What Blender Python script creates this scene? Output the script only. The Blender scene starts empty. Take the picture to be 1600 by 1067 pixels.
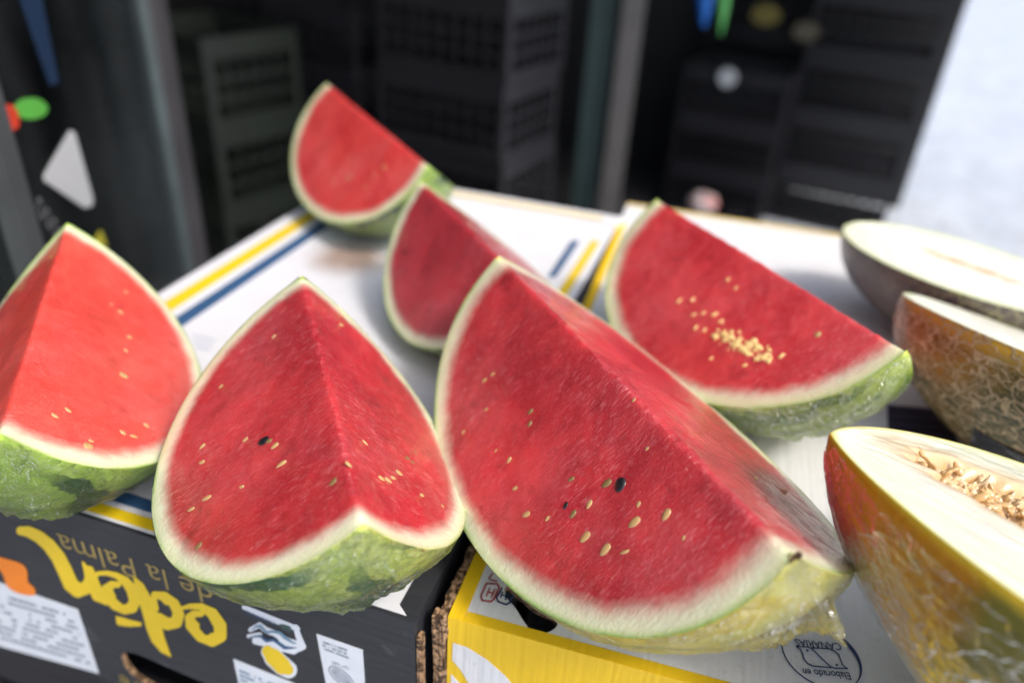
import bpy, bmesh, math, random
import numpy as np
from mathutils import Vector, Matrix, noise
from mathutils.geometry import tessellate_polygon
random.seed(7)
C=bpy.context.scene.collection
S=0.82            # metres per layout unit
H0=0.85           # height of the box tops above the ground
PI=math.pi
# ------------------------------------------------------------------ camera (layout units, box top z=0)
CAM=[0.58994,-0.29765,0.40748,-0.28497,0.53721,0.06497,1188.60847]
def cam_axes():
    yaw,p,ro=CAM[3:6]
    f=Vector((math.sin(yaw)*math.cos(p),math.cos(yaw)*math.cos(p),-math.sin(p)))
    r=Vector((math.cos(yaw),-math.sin(yaw),0)); u=r.cross(f)
    c,s=math.cos(ro),math.sin(ro)
    return c*r+s*u, -s*r+c*u, f
CR,CU,CF=cam_axes()
CO=Vector(CAM[:3])
def ray(px,py): return CF+CR*((px-800)/CAM[6])-CU*((py-533.5)/CAM[6])
def hit(px,py,o,n):
    """survey a point of a real plane (origin o, normal n), layout units"""
    d=ray(px,py); t=(Vector(o)-CO).dot(n)/d.dot(n); return CO+d*t
def W3(v): return Vector((v[0]*S,v[1]*S,v[2]*S+H0))
# ------------------------------------------------------------------ node helper
class M:
    def __init__(s,name):
        s.m=bpy.data.materials.new(name); s.m.use_nodes=True; s.nt=s.m.node_tree
        s.n=s.nt.nodes; s.b=s.n['Principled BSDF']; s.out=s.n['Material Output']
    def node(s,t,**k):
        x=s.n.new(t)
        for a,v in k.items(): setattr(x,a,v)
        return x
    def lk(s,a,b): s.nt.links.new(a,b)
    def put(s,sock,v):
        if v is None: return
        if hasattr(v,'is_linked') or isinstance(v,bpy.types.NodeSocket): s.lk(v,sock)
        elif isinstance(v,(tuple,list)) and len(v)==3 and sock.type=='RGBA': sock.default_value=(*v,1)
        else: sock.default_value=v
    def co(s,scale=(1,1,1),rot=(0,0,0),loc=(0,0,0)):
        t=s.node('ShaderNodeTexCoord'); mp=s.node('ShaderNodeMapping')
        mp.inputs['Scale'].default_value=scale; mp.inputs['Rotation'].default_value=rot; mp.inputs['Location'].default_value=loc
        s.lk(t.outputs['Object'],mp.inputs[0]); return mp.outputs[0]
    def noise(s,scale,detail=3,rough=.55,vec=None,dist=0,col=False):
        x=s.node('ShaderNodeTexNoise'); x.inputs['Scale'].default_value=scale; x.inputs['Detail'].default_value=detail
        x.inputs['Roughness'].default_value=rough; x.inputs['Distortion'].default_value=dist
        s.lk(vec if vec is not None else s.co(),x.inputs['Vector']); return x.outputs['Color' if col else 'Fac']
    def vor(s,scale,feature='F1',vec=None,out='Distance'):
        x=s.node('ShaderNodeTexVoronoi',feature=feature); x.inputs['Scale'].default_value=scale
        s.lk(vec if vec is not None else s.co(),x.inputs['Vector']); return x.outputs[out]
    def attr(s,name):
        x=s.node('ShaderNodeAttribute'); x.attribute_name=name; return x.outputs['Fac']
    def math(s,op,a,b=None,c=None):
        x=s.node('ShaderNodeMath',operation=op); s.put(x.inputs[0],a)
        if b is not None: s.put(x.inputs[1],b)
        if c is not None: s.put(x.inputs[2],c)
        return x.outputs[0]
    def ramp(s,fac,stops,interp='LINEAR'):
        x=s.node('ShaderNodeValToRGB'); r=x.color_ramp; r.interpolation=interp
        while len(r.elements)<len(stops): r.elements.new(.5)
        for e,(p,c) in zip(r.elements,stops):
            e.position=p; e.color=(*c,1) if isinstance(c,(tuple,list)) else (c,c,c,1)
        s.lk(fac,x.inputs[0]); return x.outputs[0]
    def mix(s,fac,a,b,mode='MIX'):
        x=s.node('ShaderNodeMix',data_type='RGBA',blend_type=mode); s.put(x.inputs[0],fac); s.put(x.inputs[6],a); s.put(x.inputs[7],b)
        return x.outputs[2]
    def vadd(s,a,b):
        x=s.node('ShaderNodeVectorMath',operation='ADD'); s.put(x.inputs[0],a); s.put(x.inputs[1],b); return x.outputs[0]
    def vscale(s,a,k):
        x=s.node('ShaderNodeVectorMath',operation='SCALE'); s.put(x.inputs[0],a); s.put(x.inputs['Scale'],k); return x.outputs[0]
    def bump(s,h,strength,dist,normal=None):
        x=s.node('ShaderNodeBump'); x.inputs['Strength'].default_value=strength; x.inputs['Distance'].default_value=dist
        s.lk(h,x.inputs['Height'])
        if normal is not None: s.lk(normal,x.inputs['Normal'])
        return x.outputs[0]
    def set(s,**k):
        names=dict(col='Base Color',rough='Roughness',metal='Metallic',coat='Coat Weight',coatr='Coat Roughness',coatn='Coat Normal',nrm='Normal',
                   sss='Subsurface Weight',sssr='Subsurface Radius',ssss='Subsurface Scale',spec='Specular IOR Level',trans='Transmission Weight',alpha='Alpha')
        for a,v in k.items(): s.put(s.b.inputs[names[a]],v)
        return s.m
def plain(name,col,rough=.5,var=.12,scale=30,bump=0,**k):
    m=M(name); n=m.noise(scale,4)
    f=m.ramp(n,[(.3,1-var),(.7,1.0)])
    if bump: m.set(nrm=m.bump(m.noise(scale*8,2),bump,.0006))
    return m.set(col=m.mix(1.0,(*col,),f,'MULTIPLY'),rough=rough,**k)
# ------------------------------------------------------------------ object helpers
def link(name,me,mats,parent=None):
    o=bpy.data.objects.new(name,me); C.objects.link(o)
    for m in (mats if isinstance(mats,(list,tuple)) else [mats]):
        if m is not None and len(me.materials)<len(mats if isinstance(mats,(list,tuple)) else [mats]): me.materials.append(m)
    if parent is not None: o.parent=parent
    return o
def tag(o,label=None,cat=None,group=None,kind=None):
    if label: o['label']=label
    if cat: o['category']=cat
    if group: o['group']=group
    if kind: o['kind']=kind
    return o
def empty(name,loc,label,cat,group=None,mat=None):
    o=bpy.data.objects.new(name,None); C.objects.link(o); o.empty_display_size=.05
    o.location=loc
    if mat is not None: o.rotation_euler=mat.to_euler()
    return tag(o,label,cat,group)
def mesh(name,vs,fs,smooth=False,mi=None,attrs=None):
    me=bpy.data.meshes.new(name); me.from_pydata([tuple(v) for v in vs],[],fs)
    if smooth: me.polygons.foreach_set('use_smooth',[True]*len(fs))
    if mi is not None: me.polygons.foreach_set('material_index',mi)
    if attrs:
        for k,a in attrs.items():
            at=me.attributes.new(k,'FLOAT','POINT'); at.data.foreach_set('value',list(map(float,a)))
    me.update(); return me
def box_mesh(name,boxes,bevel=0):
    """boxes: list of (x0,y0,z0,x1,y1,z1)"""
    bm=bmesh.new()
    for b in boxes:
        g=bmesh.ops.create_cube(bm,size=1)['verts']
        for v in g:
            v.co=Vector([(b[i]+b[i+3])/2+v.co[i]*(b[i+3]-b[i]) for i in range(3)])
    if bevel: bmesh.ops.bevel(bm,geom=bm.edges[:],offset=bevel,segments=2,affect='EDGES')
    me=bpy.data.meshes.new(name); bm.to_mesh(me); bm.free(); return me
def frame(o,ex,n):
    """4x4 whose x is ex, z is the outward normal"""
    ex=Vector(ex).normalized(); n=Vector(n).normalized(); ey=n.cross(ex)
    return Matrix(((ex.x,ey.x,n.x,o[0]),(ex.y,ey.y,n.y,o[1]),(ex.z,ey.z,n.z,o[2]),(0,0,0,1)))
class Plane:
    """a real face of a box: layout-unit origin, in-plane x, outward normal"""
    def __init__(s,o,ex,n): s.o=Vector(o); s.ex=Vector(ex).normalized(); s.n=Vector(n).normalized(); s.ey=s.n.cross(s.ex)
    def uv(s,px,py):
        p=hit(px,py,s.o,s.n)-s.o; return (p.dot(s.ex)*S,p.dot(s.ey)*S)
    def mat(s): return frame(W3(s.o),s.ex,s.n)
def plate(name,outer,holes,th,mats,parent,plane,lift=0,crn=0):
    """flat sheet of thickness th whose TOP surface is at lift above the plane; side walls take material 1"""
    loops=[list(outer)]+[list(h) for h in holes]
    flat=[p for l in loops for p in l]; n=len(flat)
    if holes:
        bm=bmesh.new(); vv=[bm.verts.new((x,y,0)) for x,y in flat]; k=0; es=[]
        for l in loops:
            es+=[bm.edges.new((vv[k+i],vv[k+(i+1)%len(l)])) for i in range(len(l))]; k+=len(l)
        bm.verts.index_update(); g=bmesh.ops.triangle_fill(bm,use_beauty=True,use_dissolve=False,edges=es,normal=(0,0,1))
        tri=[tuple(v.index for v in f.verts) for f in bm.faces]; bm.free()
    else: tri=tessellate_polygon([[Vector((x,y,0)) for x,y in l] for l in loops])
    vs=[(x,y,lift) for x,y in flat]+[(x,y,lift-th) for x,y in flat]; fs=[];mi=[]
    for t in tri:
        a,b,c=[Vector(flat[i]) for i in t]
        t=tuple(t) if (b-a).cross(c-a)>0 else (t[0],t[2],t[1])
        fs.append(t); mi.append(0); fs.append(tuple(i+n for i in reversed(t))); mi.append(1 if len(mats)>1 else 0)
    k=0
    for l in loops:
        m=len(l)
        for i in range(m):
            a,b=k+i,k+(i+1)%m; fs.append((a,b,b+n,a+n)); mi.append(1 if (len(mats)>1 and k>0) else 0)
        k+=m
    me=mesh(name,vs,fs,mi=mi)
    bm=bmesh.new(); bm.from_mesh(me); bmesh.ops.recalc_face_normals(bm,faces=bm.faces); bm.to_mesh(me); bm.free()
    o=link(name,me,mats,parent); o.matrix_parent_inverse=Matrix.Identity(4)
    o.matrix_local=parent.matrix_basis.inverted()@plane.mat(); return o
def ppoly(plane,pts): return [plane.uv(*p) for p in pts]
def smooth_closed(pts,k=6):
    out=[];n=len(pts)
    for i in range(n):
        p0,p1,p2,p3=[Vector(pts[(i+j-1)%n]) for j in range(4)]
        for t in range(k):
            t/=k; out.append(tuple(.5*((2*p1)+(p2-p0)*t+(2*p0-5*p1+4*p2-p3)*t*t+(3*p1-p0-3*p2+p3)*t**3)))
    return out
def sdf_print(name,strokes,plane,mat,parent,step,lift,cut=(),conv=lambda x,y:(x,y)):
    """ink laid on a face: union of tapered strokes (minus cut strokes), marching squares"""
    P=[]
    for s in strokes:
        s=[tuple(map(float,q)) for q in s]
        P+= [(s[i],s[i+1]) for i in range(len(s)-1)] or [(s[0],s[0])]
    Q=[]
    for s in cut:
        s=[tuple(map(float,q)) for q in s]; Q+=[(s[i],s[i+1]) for i in range(len(s)-1)] or [(s[0],s[0])]
    xs=[q[0] for s in P for q in s]; ys=[q[1] for s in P for q in s]; mw=max(q[2] for s in P for q in s)
    X=np.arange(min(xs)-mw,max(xs)+mw+step,step);Y=np.arange(min(ys)-mw,max(ys)+mw+step,step)
    gx,gy=np.meshgrid(X,Y,indexing='ij')
    def F(L):
        d=np.full(gx.shape,1e9)
        for a,b in L:
            dx,dy=b[0]-a[0],b[1]-a[1]; l=dx*dx+dy*dy+1e-9
            t=np.clip(((gx-a[0])*dx+(gy-a[1])*dy)/l,0,1)
            d=np.minimum(d,np.hypot(gx-a[0]-t*dx,gy-a[1]-t*dy)-(a[2]+(b[2]-a[2])*t)/2)
        return d
    D=F(P)
    if Q: D=np.maximum(D,-F(Q))
    vs=[];fs=[];idx={}
    def V(key,p):
        if key not in idx:
            idx[key]=len(vs); u=plane.uv(*conv(*p)); vs.append((u[0],u[1],lift))
        return idx[key]
    ins=D<0
    for i in range(len(X)-1):
        for j in range(len(Y)-1):
            c=[(i,j),(i+1,j),(i+1,j+1),(i,j+1)]; s=[bool(ins[q]) for q in c]
            if not any(s): continue
            poly=[]
            for k in range(4):
                a,b=c[k],c[(k+1)%4]
                if s[k]: poly.append(V(a,(X[a[0]],Y[a[1]])))
                if s[k]!=s[(k+1)%4]:
                    t=D[a]/(D[a]-D[b]); key=(min(a,b),max(a,b))
                    poly.append(V(key,(X[a[0]]+(X[b[0]]-X[a[0]])*t,Y[a[1]]+(Y[b[1]]-Y[a[1]])*t)))
            if len(poly)>2: fs.append(poly)
    me=mesh(name,vs,fs)
    bm=bmesh.new(); bm.from_mesh(me)
    for f in bm.faces:
        if f.normal.z<0: f.normal_flip()
    bm.to_mesh(me); bm.free()
    o=link(name,me,mat,parent); o.matrix_local=parent.matrix_basis.inverted()@plane.mat(); return o
def text_on(name,txt,p0,p1,plane,mat,parent,lift,hscale=1.0,offset=0.0,shear=0):
    """lettering from baseline pixel survey p0 (start) to p1 (end)"""
    cu=bpy.data.curves.new(name,'FONT'); cu.body=txt; cu.offset=offset; cu.shear=shear; cu.resolution_u=4
    t=bpy.data.objects.new('tmp',cu); C.objects.link(t)
    bpy.context.view_layer.update()
    me=bpy.data.meshes.new_from_object(t.evaluated_get(bpy.context.evaluated_depsgraph_get()))
    bpy.data.objects.remove(t); bpy.data.curves.remove(cu)
    xs=[v.co.x for v in me.vertices]; x0,x1=min(xs),max(xs)
    a=Vector(plane.uv(*p0)); b=Vector(plane.uv(*p1)); k=(b-a).length/(x1-x0); ex=(b-a).normalized(); ey=Vector((-ex.y,ex.x))
    for v in me.vertices:
        q=a+ex*(v.co.x-x0)*k+ey*v.co.y*k*hscale; v.co=(q.x,q.y,lift)
    me.update(); me.materials.clear()
    o=link(name,me,mat,parent); o.matrix_local=parent.matrix_basis.inverted()@plane.mat(); return o
# ------------------------------------------------------------------ materials
def flesh_mat(name,red1,red2,lo=.80,shift=0.0,gold=None,coat=.55,edge=(.16,.33,.03),fib=1.0,rindtint=(.74,.76,.50)):
    m=M(name); er=m.attr('er')
    d=m.noise(45,4,.6); d2=m.noise(190,2,.5,vec=m.co((1.4,.6,.6)))
    e=m.math('ADD',m.math('ADD',er,m.math('MULTIPLY',m.math('SUBTRACT',d,.5),.06)),m.math('MULTIPLY',m.math('SUBTRACT',d2,.5),.03))
    fb=m.noise(1,3,.55,vec=m.co((820,170,170)),dist=.3)
    grain=m.noise(900,3,.6); cell=m.vor(620,'SMOOTH_F1'); big=m.noise(24,4,.6,vec=m.co((1,.7,.7),loc=(3,1,2)))
    r=m.mix(m.ramp(big,[(.38,0.0),(.66,1.0)]),red1,red2)
    fp=m.ramp(m.noise(16,3,.6,vec=m.co(loc=(1,6,2))),[(.38,.15),(.62,1.0)])
    r=m.mix(m.math('MULTIPLY',m.math('MULTIPLY',m.ramp(fb,[(.54,0.0),(.68,1.0)]),fp),.29*fib),r,(.84,.34,.36))  # fibre flecks, paled further to paint in the film's streaky sheen
    r=m.mix(m.math('MULTIPLY',m.ramp(grain,[(.50,0.0),(.70,1.0)]),.13),r,(.86,.26,.25))
    r=m.mix(m.math('MULTIPLY',m.ramp(m.noise(13,4,.65,vec=m.co(loc=(7,3,1))),[(.5,0.0),(.72,1.0)]),.18),r,(.66,.20,.24))   # pale patches: the film's glare haze painted into the flesh colour
    r=m.mix(m.math('MULTIPLY',m.ramp(m.noise(70,3,.6,vec=m.co(loc=(2,8,4))),[(.30,1.0),(.42,0.0)]),.40),r,tuple(c*.5 for c in red1))
    mask=m.ramp(e,[(lo,0.0),(lo+.030,.22),(lo+.055,.60),(lo+.080,.92),(lo+.10,1.0)])
    rind=m.ramp(er,[(.86,(.86,.80,.64)),(.93,(.80,.82,.60)),(.975,rindtint),(.990,(.50,.62,.26)),(1.0,edge)])
    rind=m.mix(m.math('MULTIPLY',m.ramp(m.noise(30,3,vec=m.co(loc=(5,5,5))),[(.42,0.0),(.62,1.0)]),m.ramp(er,[(.95,0.0),(.99,.8)])),rind,(.74,.74,.46))
    rind=m.mix(m.math('MULTIPLY',m.ramp(m.noise(1,3,.6,vec=m.co((420,60,60))),[(.45,0.0),(.7,1.0)]),.22),rind,(.62,.66,.38))
    col=m.mix(mask,r,rind)
    h=m.math('ADD',m.math('MULTIPLY',fb,.75*fib),m.math('ADD',m.math('MULTIPLY',grain,.55),m.math('MULTIPLY',cell,.5)))
    nb=m.bump(h,.55,.0007)
    wr=m.noise(1,4,.6,vec=m.co((22,90,90),rot=(.4,.5,.3)),dist=1.5); w2=m.noise(34,3,.6,dist=1.0)
    cn=m.bump(m.math('ADD',wr,w2),.42,.0030)
    glint=m.noise(420,2,.5,vec=m.co((1.6,.7,.7)),dist=.4)
    cn=m.bump(m.math('ADD',m.math('MULTIPLY',glint,1.3),m.math('ADD',fb,grain)),.75,.0012,cn)
    m.set(col=col,rough=.40,nrm=nb,coat=min(1.0,coat+.45),coatr=.06,coatn=cn,sss=.18,sssr=(.03,.008,.006),ssss=.4,spec=.4)
    return m.m
def skin_mat(name,base,light,dark,nb,bw,vein=.7,kind='band',rough=.28):
    """watermelon skin: pole-to-pole bands over a veined light green"""
    m=M(name); lon=m.attr('lon')
    wob=m.math('MULTIPLY',m.math('SUBTRACT',m.noise(26,4,.62),.5),1.1)
    ph=m.math('ADD',lon,wob)
    s=m.math('SINE',m.math('MULTIPLY',ph,float(nb)))
    band=m.ramp(m.math('ADD',m.math('MULTIPLY',s,.5),.5),[(1-bw-.06,0.0),(1-bw+.03,1.0)])
    band=m.math('MULTIPLY',band,m.ramp(m.attr('ax'),[(.955,1.0),(.992,0.0)]))
    vv=m.vadd(m.co((1,1,1)),m.vscale(m.noise(60,3,.6,col=True),.018))
    ed=m.vor(115,'DISTANCE_TO_EDGE',vec=vv); ve=m.ramp(ed,[(.02,1.0),(.13,0.0)])
    c=m.mix(m.ramp(m.noise(55,3),[(.35,0.0),(.65,1.0)]),base,light)
    c=m.mix(m.math('MULTIPLY',ve,vein),c,tuple(.5*(a+b) for a,b in zip(base,dark)))
    c=m.mix(band,c,dark)
    c=m.mix(m.math('MULTIPLY',m.ramp(m.noise(400,2),[(.62,0.0),(.75,1.0)]),.35),c,light)
    m.set(col=c,rough=rough,coat=.4,coatr=.08,coatn=m.bump(m.noise(1,4,.6,vec=m.co((40,120,120),rot=(.3,.2,.5)),dist=1.5),.4,.0015),nrm=m.bump(m.noise(150,3),.2,.0006))
    return m.m
def film_mat(name,amount=.22,ior=1.45,bs=1.0):
    m=M(name); m.n.remove(m.b)
    w=m.noise(1,5,.65,vec=m.co((45,170,170),rot=(.3,.6,.2)),dist=2.0)
    vv=m.vadd(m.co((.6,1.3,1.3),rot=(.2,.3,.5)),m.vscale(m.noise(30,3,col=True),.05))
    v=m.vor(75,'DISTANCE_TO_EDGE',vec=vv); line=m.ramp(v,[(0.0,1.0),(.035,.25),(.09,0.0)])
    nb=m.bump(m.math('ADD',w,m.math('MULTIPLY',line,.6)),bs,.003)
    g=m.node('ShaderNodeBsdfGlossy'); g.inputs['Roughness'].default_value=.05; m.lk(nb,g.inputs['Normal']); g.inputs['Color'].default_value=(1,1,1,1)
    d2=m.node('ShaderNodeBsdfDiffuse'); d2.inputs['Color'].default_value=(.9,.92,.93,1); m.lk(nb,d2.inputs['Normal'])
    t=m.node('ShaderNodeBsdfTransparent'); t.inputs['Color'].default_value=(.985,.99,.99,1)
    fr=m.node('ShaderNodeFresnel'); fr.inputs['IOR'].default_value=ior; m.lk(nb,fr.inputs['Normal'])
    patch=m.ramp(m.noise(14,3,.5),[(.45,0.0),(.62,1.0)])
    streak=m.math('MULTIPLY',m.ramp(w,[(.60,0.0),(.70,1.0)]),patch)
    crease=m.math('MAXIMUM',m.math('MULTIPLY',line,m.math('MULTIPLY',patch,.8)),streak)
    a=m.node('ShaderNodeMixShader'); m.lk(m.math('MINIMUM',m.math('ADD',m.math('MULTIPLY',fr.outputs[0],1.2),m.math('MULTIPLY',crease,amount)),1.0),a.inputs[0]); m.lk(t.outputs[0],a.inputs[1]); m.lk(g.outputs[0],a.inputs[2])
    b=m.node('ShaderNodeMixShader'); m.lk(m.math('MULTIPLY',crease,amount),b.inputs[0]); m.lk(a.outputs[0],b.inputs[1]); m.lk(d2.outputs[0],b.inputs[2])
    m.lk(b.outputs[0],m.out.inputs[0]); return m.m
FILM=film_mat('cling_film')
SEED=plain('seed_cream',(.66,.42,.17),.3,.5,260,coat=.5)
SEEDG=plain('seed_olive',(.26,.17,.06),.35,.3,300,coat=.5)
SEEDB=plain('seed_black',(.012,.012,.014),.35,.2,300,coat=.5)
GLINT=plain('painted_gold_glint',(1.0,.76,.30),.10,.08,300,coat=1.0)  # pale gold colour standing in for a warm highlight
BLEM=plain('brown_blemish',(.10,.045,.015),.6,.5,400)
# ------------------------------------------------------------------ watermelon wedges
def rotm(y,p,r):
    return Matrix.Rotation(y,3,'Z')@Matrix.Rotation(p,3,'Y')@Matrix.Rotation(r,3,'X')
def wedge(q,T,label,fm,sm,seeds=(),seed_kind={},tufts=(),lumpy=1.0,filmamp=1.0,scar=None,kf=0.0):
    x,y,yaw,pi_,ro,a,b,al,cy,cz,cx=q
    R=rotm(yaw,pi_,ro); t0=Vector(T)
    def rad(th,ph):
        u=(math.cos(th),math.sin(th)*math.sin(ph),-math.sin(th)*math.cos(ph)); s=(1/a,1/b,1/b)
        d=[u[i]*s[i] for i in range(3)]; o=[-c*s[i] for i,c in enumerate((cx,cy,cz))]
        A=sum(k*k for k in d);B=sum(k*l for k,l in zip(d,o));Cc=sum(k*k for k in o)-1
        return (-B+math.sqrt(max(B*B-A*Cc,0)))/A*(1-kf*math.cos(PI/2*ph/al)*math.sin(th)), Vector(u)
    # base point (lowest world point) -> the Empty
    low=min(((R@(rad(th*PI/40,-al+2*al*k/20)[1]*rad(th*PI/40,-al+2*al*k/20)[0])).z) for th in range(41) for k in range(21))
    base=W3((t0.x,t0.y,max(t0.z+low,0.0)))
    root=empty('watermelon_wedge',base,label,'watermelon wedge','cut watermelon wedges on the boxes',R.to_4x4())
    toM=R.inverted()@((W3(t0))-base)      # M expressed in the root frame
    seed0=Vector((x*31,y*17,a*91))
    def er(v): return math.sqrt(((v.x-cx)/a)**2+((v.y-cy)/b)**2+((v.z-cz)/b)**2)
    def lon(v): return math.atan2(v.y-cy,-(v.z-cz))
    def disp(v,n):
        k=lumpy*.0011*noise.fractal(v*16+seed0,.9,2.0,3)+.0003*noise.noise(v*120+seed0)
        return v+n*k/S
    rho=.0024
    def face_pt(t,th,sgn):
        r,u=rad(th,sgn*al); v=u*(r*t); d=math.hypot(v.y,v.z)
        nrm=Vector((0,sgn*math.cos(al),math.sin(al)))
        w=max(0.0,min(1.0,d/(rho*7))); fade=min(1,(1-t)*12)
        e=er(v)
        v2=disp(v,nrm*(.25+.75*w)*(.15+.85*fade))
        v2.z-=rho*math.exp(-d/rho)*.8*(1+.55*noise.noise(v*120+seed0)+.5*noise.noise(v*210+seed0))
        return v2,e,lon(v)
    NT,NR=150,64
    TC=.905
    ths=[PI*i/NT for i in range(NT+1)]
    ring=[(th,1) for th in ths]+[(th,-1) for th in reversed(ths[1:-1])]
    N=len(ring)
    def disc(t_list,centre):
        vs=[];at=[];lo=[];fs=[]
        if centre:
            v,e,l=face_pt(0,PI/2,1); vs.append((v*S)+toM); at.append(e); lo.append(0)
        off=len(vs)
        for t in t_list:
            for th,sg in ring:
                v,e,l=face_pt(t,th,sg); vs.append((v*S)+toM); at.append(e); lo.append(l)
        if centre:
            for i in range(N): fs.append((0,off+(i+1)%N,off+i))
        for k in range(len(t_list)-1):
            for i in range(N):
                j=(i+1)%N; fs.append((off+k*N+i,off+k*N+j,off+(k+1)*N+j,off+(k+1)*N+i))
        return vs,at,lo,fs
    vs,at,lo,fs=disc([TC*((i+1)/NR) for i in range(NR)],True)
    fl=link('flesh',mesh('flesh',vs,fs,True,attrs={'er':at,'lon':lo}),fm,root)
    # rind: pale strip on the cut + outer skin
    vs,at,lo,fs=disc([TC+(1-TC)*i/8 for i in range(9)],False)
    mi=[0]*len(fs); off=len(vs); K=36
    for i,th in enumerate(ths):
        for k in range(K+1):
            ph=-al+2*al*k/K; r,u=rad(th,ph); v=u*r
            edge=min(k,K-k)/4; v=v+u*(.0008/S*(noise.fractal(v*18+seed0,1.0,2.0,3)))*min(1,edge)
            if scar:
                dd=(th-scar[0])**2/.02+(ph-scar[1])**2/.25; v=v-u*(.004*math.exp(-dd)*min(1,edge))
            vs.append(v*S+toM); at.append(er(v)); lo.append(lon(v))
    axs=[abs((p-toM).x/S-cx)/a for p in vs]
    for i in range(NT):
        for k in range(K):
            p=off+i*(K+1)+k; fs.append((p,p+K+1,p+K+2,p+1)); mi.append(1)
    me=mesh('rind',vs,fs,True,mi=mi,attrs={'er':at,'lon':lo,'ax':axs})
    bm=bmesh.new(); bm.from_mesh(me); bmesh.ops.recalc_face_normals(bm,faces=bm.faces); bm.to_mesh(me); bm.free()
    link('rind',me,[fm,sm],root)
    # cling film round the skin, gathered under it
    vs=[];fs=[];A,B=170,130
    Ri=R
    for i in range(A+1):
        th=.02+(PI-.04)*i/A
        for k in range(B+1):
            g=k/B; ph=(-al+2*al*g)*1.0; r,u=rad(th,ph); v=u*r
            wz=(R@v).z+t0.z
            am=.0010+.0012*max(0,1-3*abs(noise.noise(Vector((v.x*26,lon(v)*6,9))+seed0)))+.0012*abs(noise.fractal(Vector((v.x*34,lon(v)*7,1))+seed0,1.0,2.2,4))
            am+=.0018*filmamp*abs(noise.noise(Vector((v.x*70,lon(v)*16,5))+seed0))**1.3
            for (ft,fp,fw,fa) in tufts:
                dd=((th-ft)/fw)**2+((ph-fp)/fw)**2
                am+=fa*math.exp(-dd*2)*(.15+1.1*(1-min(1,2.2*abs(noise.noise(v*30+seed0))))*(.5+.9*abs(noise.noise(v*75+seed0)))+.5*abs(noise.fractal(v*140+seed0,.9,2.1,3)))
            edge=min(1,min(k,B-k)/8+.2)
            v=v+u*am*edge
            wv=R@v+t0
            if wv.z<.0006 and wv.y>0: wv.z=.0006+random.random()*.0008; v=R.inverted()@(wv-t0)
            vs.append(v*S+toM)
    for i in range(A):
        for k in range(B):
            p=i*(B+1)+k; fs.append((p,p+B+1,p+B+2,p+1))
    link('cling_film',mesh('cling_film',vs,fs,True),FILM,root)
    # seeds half sunk in the two cut faces; surveyed where they show on them
    meshes={}
    for s in seeds:
        px,py,sg,size=s[:4]; kind=s[4] if len(s)>4 else 'c'; asp=s[5] if len(s)>5 else .58
        n=R@Vector((0,sg*math.cos(al),math.sin(al)))
        pt=hit(px,py,t0,n); lv=R.inverted()@(pt-t0)
        nl=Vector((0,sg*math.cos(al),math.sin(al)))
        lv=disp(lv,nl)
        ax=Vector((0,math.sin(al)*sg,-math.cos(al)))*1.0+Vector((random.uniform(-.5,.5),0,0)); ax=(ax-nl*ax.dot(nl)).normalized()
        key=(kind,round(asp,2))
        if key not in meshes:
            bm=bmesh.new(); bmesh.ops.create_uvsphere(bm,u_segments=16,v_segments=10,radius=.5)
            for v in bm.verts:
                v.co.x*=asp*(1-.35*v.co.y*2*.5) ; v.co.z*=.30
                v.co*=1+(.08 if kind!='g' else .7)*noise.noise(v.co*3.2+Vector((len(meshes)*5.3,0,0)))
            me=bpy.data.meshes.new('seed'); bm.to_mesh(me); bm.free(); me.polygons.foreach_set('use_smooth',[True]*len(me.polygons))
            me.materials.append({'c':SEED,'o':SEEDG,'b':SEEDB,'g':GLINT,'d':BLEM}[kind]); meshes[key]=me
        o=bpy.data.objects.new({'g':'painted_glint','d':'blemish'}.get(kind,'seed'),meshes[key]); C.objects.link(o); o.parent=root
        ex=ax.cross(nl)
        sc=size*.00085
        o.matrix_local=Matrix.Translation(lv*S+toM+nl*sc*(-.03 if kind!='g' else .06))@Matrix(((ex.x,ax.x,nl.x),(ex.y,ax.y,nl.y),(ex.z,ax.z,nl.z))).to_4x4()@Matrix.Scale(sc,4)
        if kind=='b': tag(o,'dark blackened seed')
    return root
F_big=flesh_mat('watermelon_flesh_deep_red',(.38,.005,.016),(.62,.034,.042),lo=.875,coat=.5)
F_w2=flesh_mat('watermelon_flesh_crimson',(.36,.006,.015),(.58,.028,.034),lo=.865,coat=.45)
F_w1=flesh_mat('watermelon_flesh_coral',(.66,.045,.03),(.74,.09,.065),lo=.875,coat=.4,fib=.4)
F_w4=flesh_mat('watermelon_flesh_scarlet',(.62,.025,.025),(.70,.07,.06),lo=.865,coat=.35,fib=.5,rindtint=(.70,.68,.36))
F_w5=flesh_mat('watermelon_flesh_burgundy',(.34,.010,.022),(.48,.02,.035),lo=.87,coat=.6,fib=.5)
F_w6=flesh_mat('watermelon_flesh_rose_red',(.52,.012,.022),(.70,.045,.05),lo=.87,coat=.5,rindtint=(.72,.72,.42))
SK_yel=skin_mat('rind_pale_yellow',(.90,.88,.20),(.92,.90,.50),(.90,.74,.10),3,.3,.2)
SK_vein=skin_mat('rind_veined_green',(.62,.80,.10),(.80,.87,.26),(.05,.19,.05),5,.2,.62)
SK_grn=skin_mat('rind_leaf_green',(.46,.72,.07),(.58,.76,.15),(.04,.15,.03),5,.13,.25)
SK_lime=skin_mat('rind_lime',(.60,.82,.06),(.76,.88,.22),(.26,.46,.04),9,.18,.4)
def sd(l,sg): return [(x,y,sg,s)+tuple(r) for (x,y,s,*r) in l]
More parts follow.
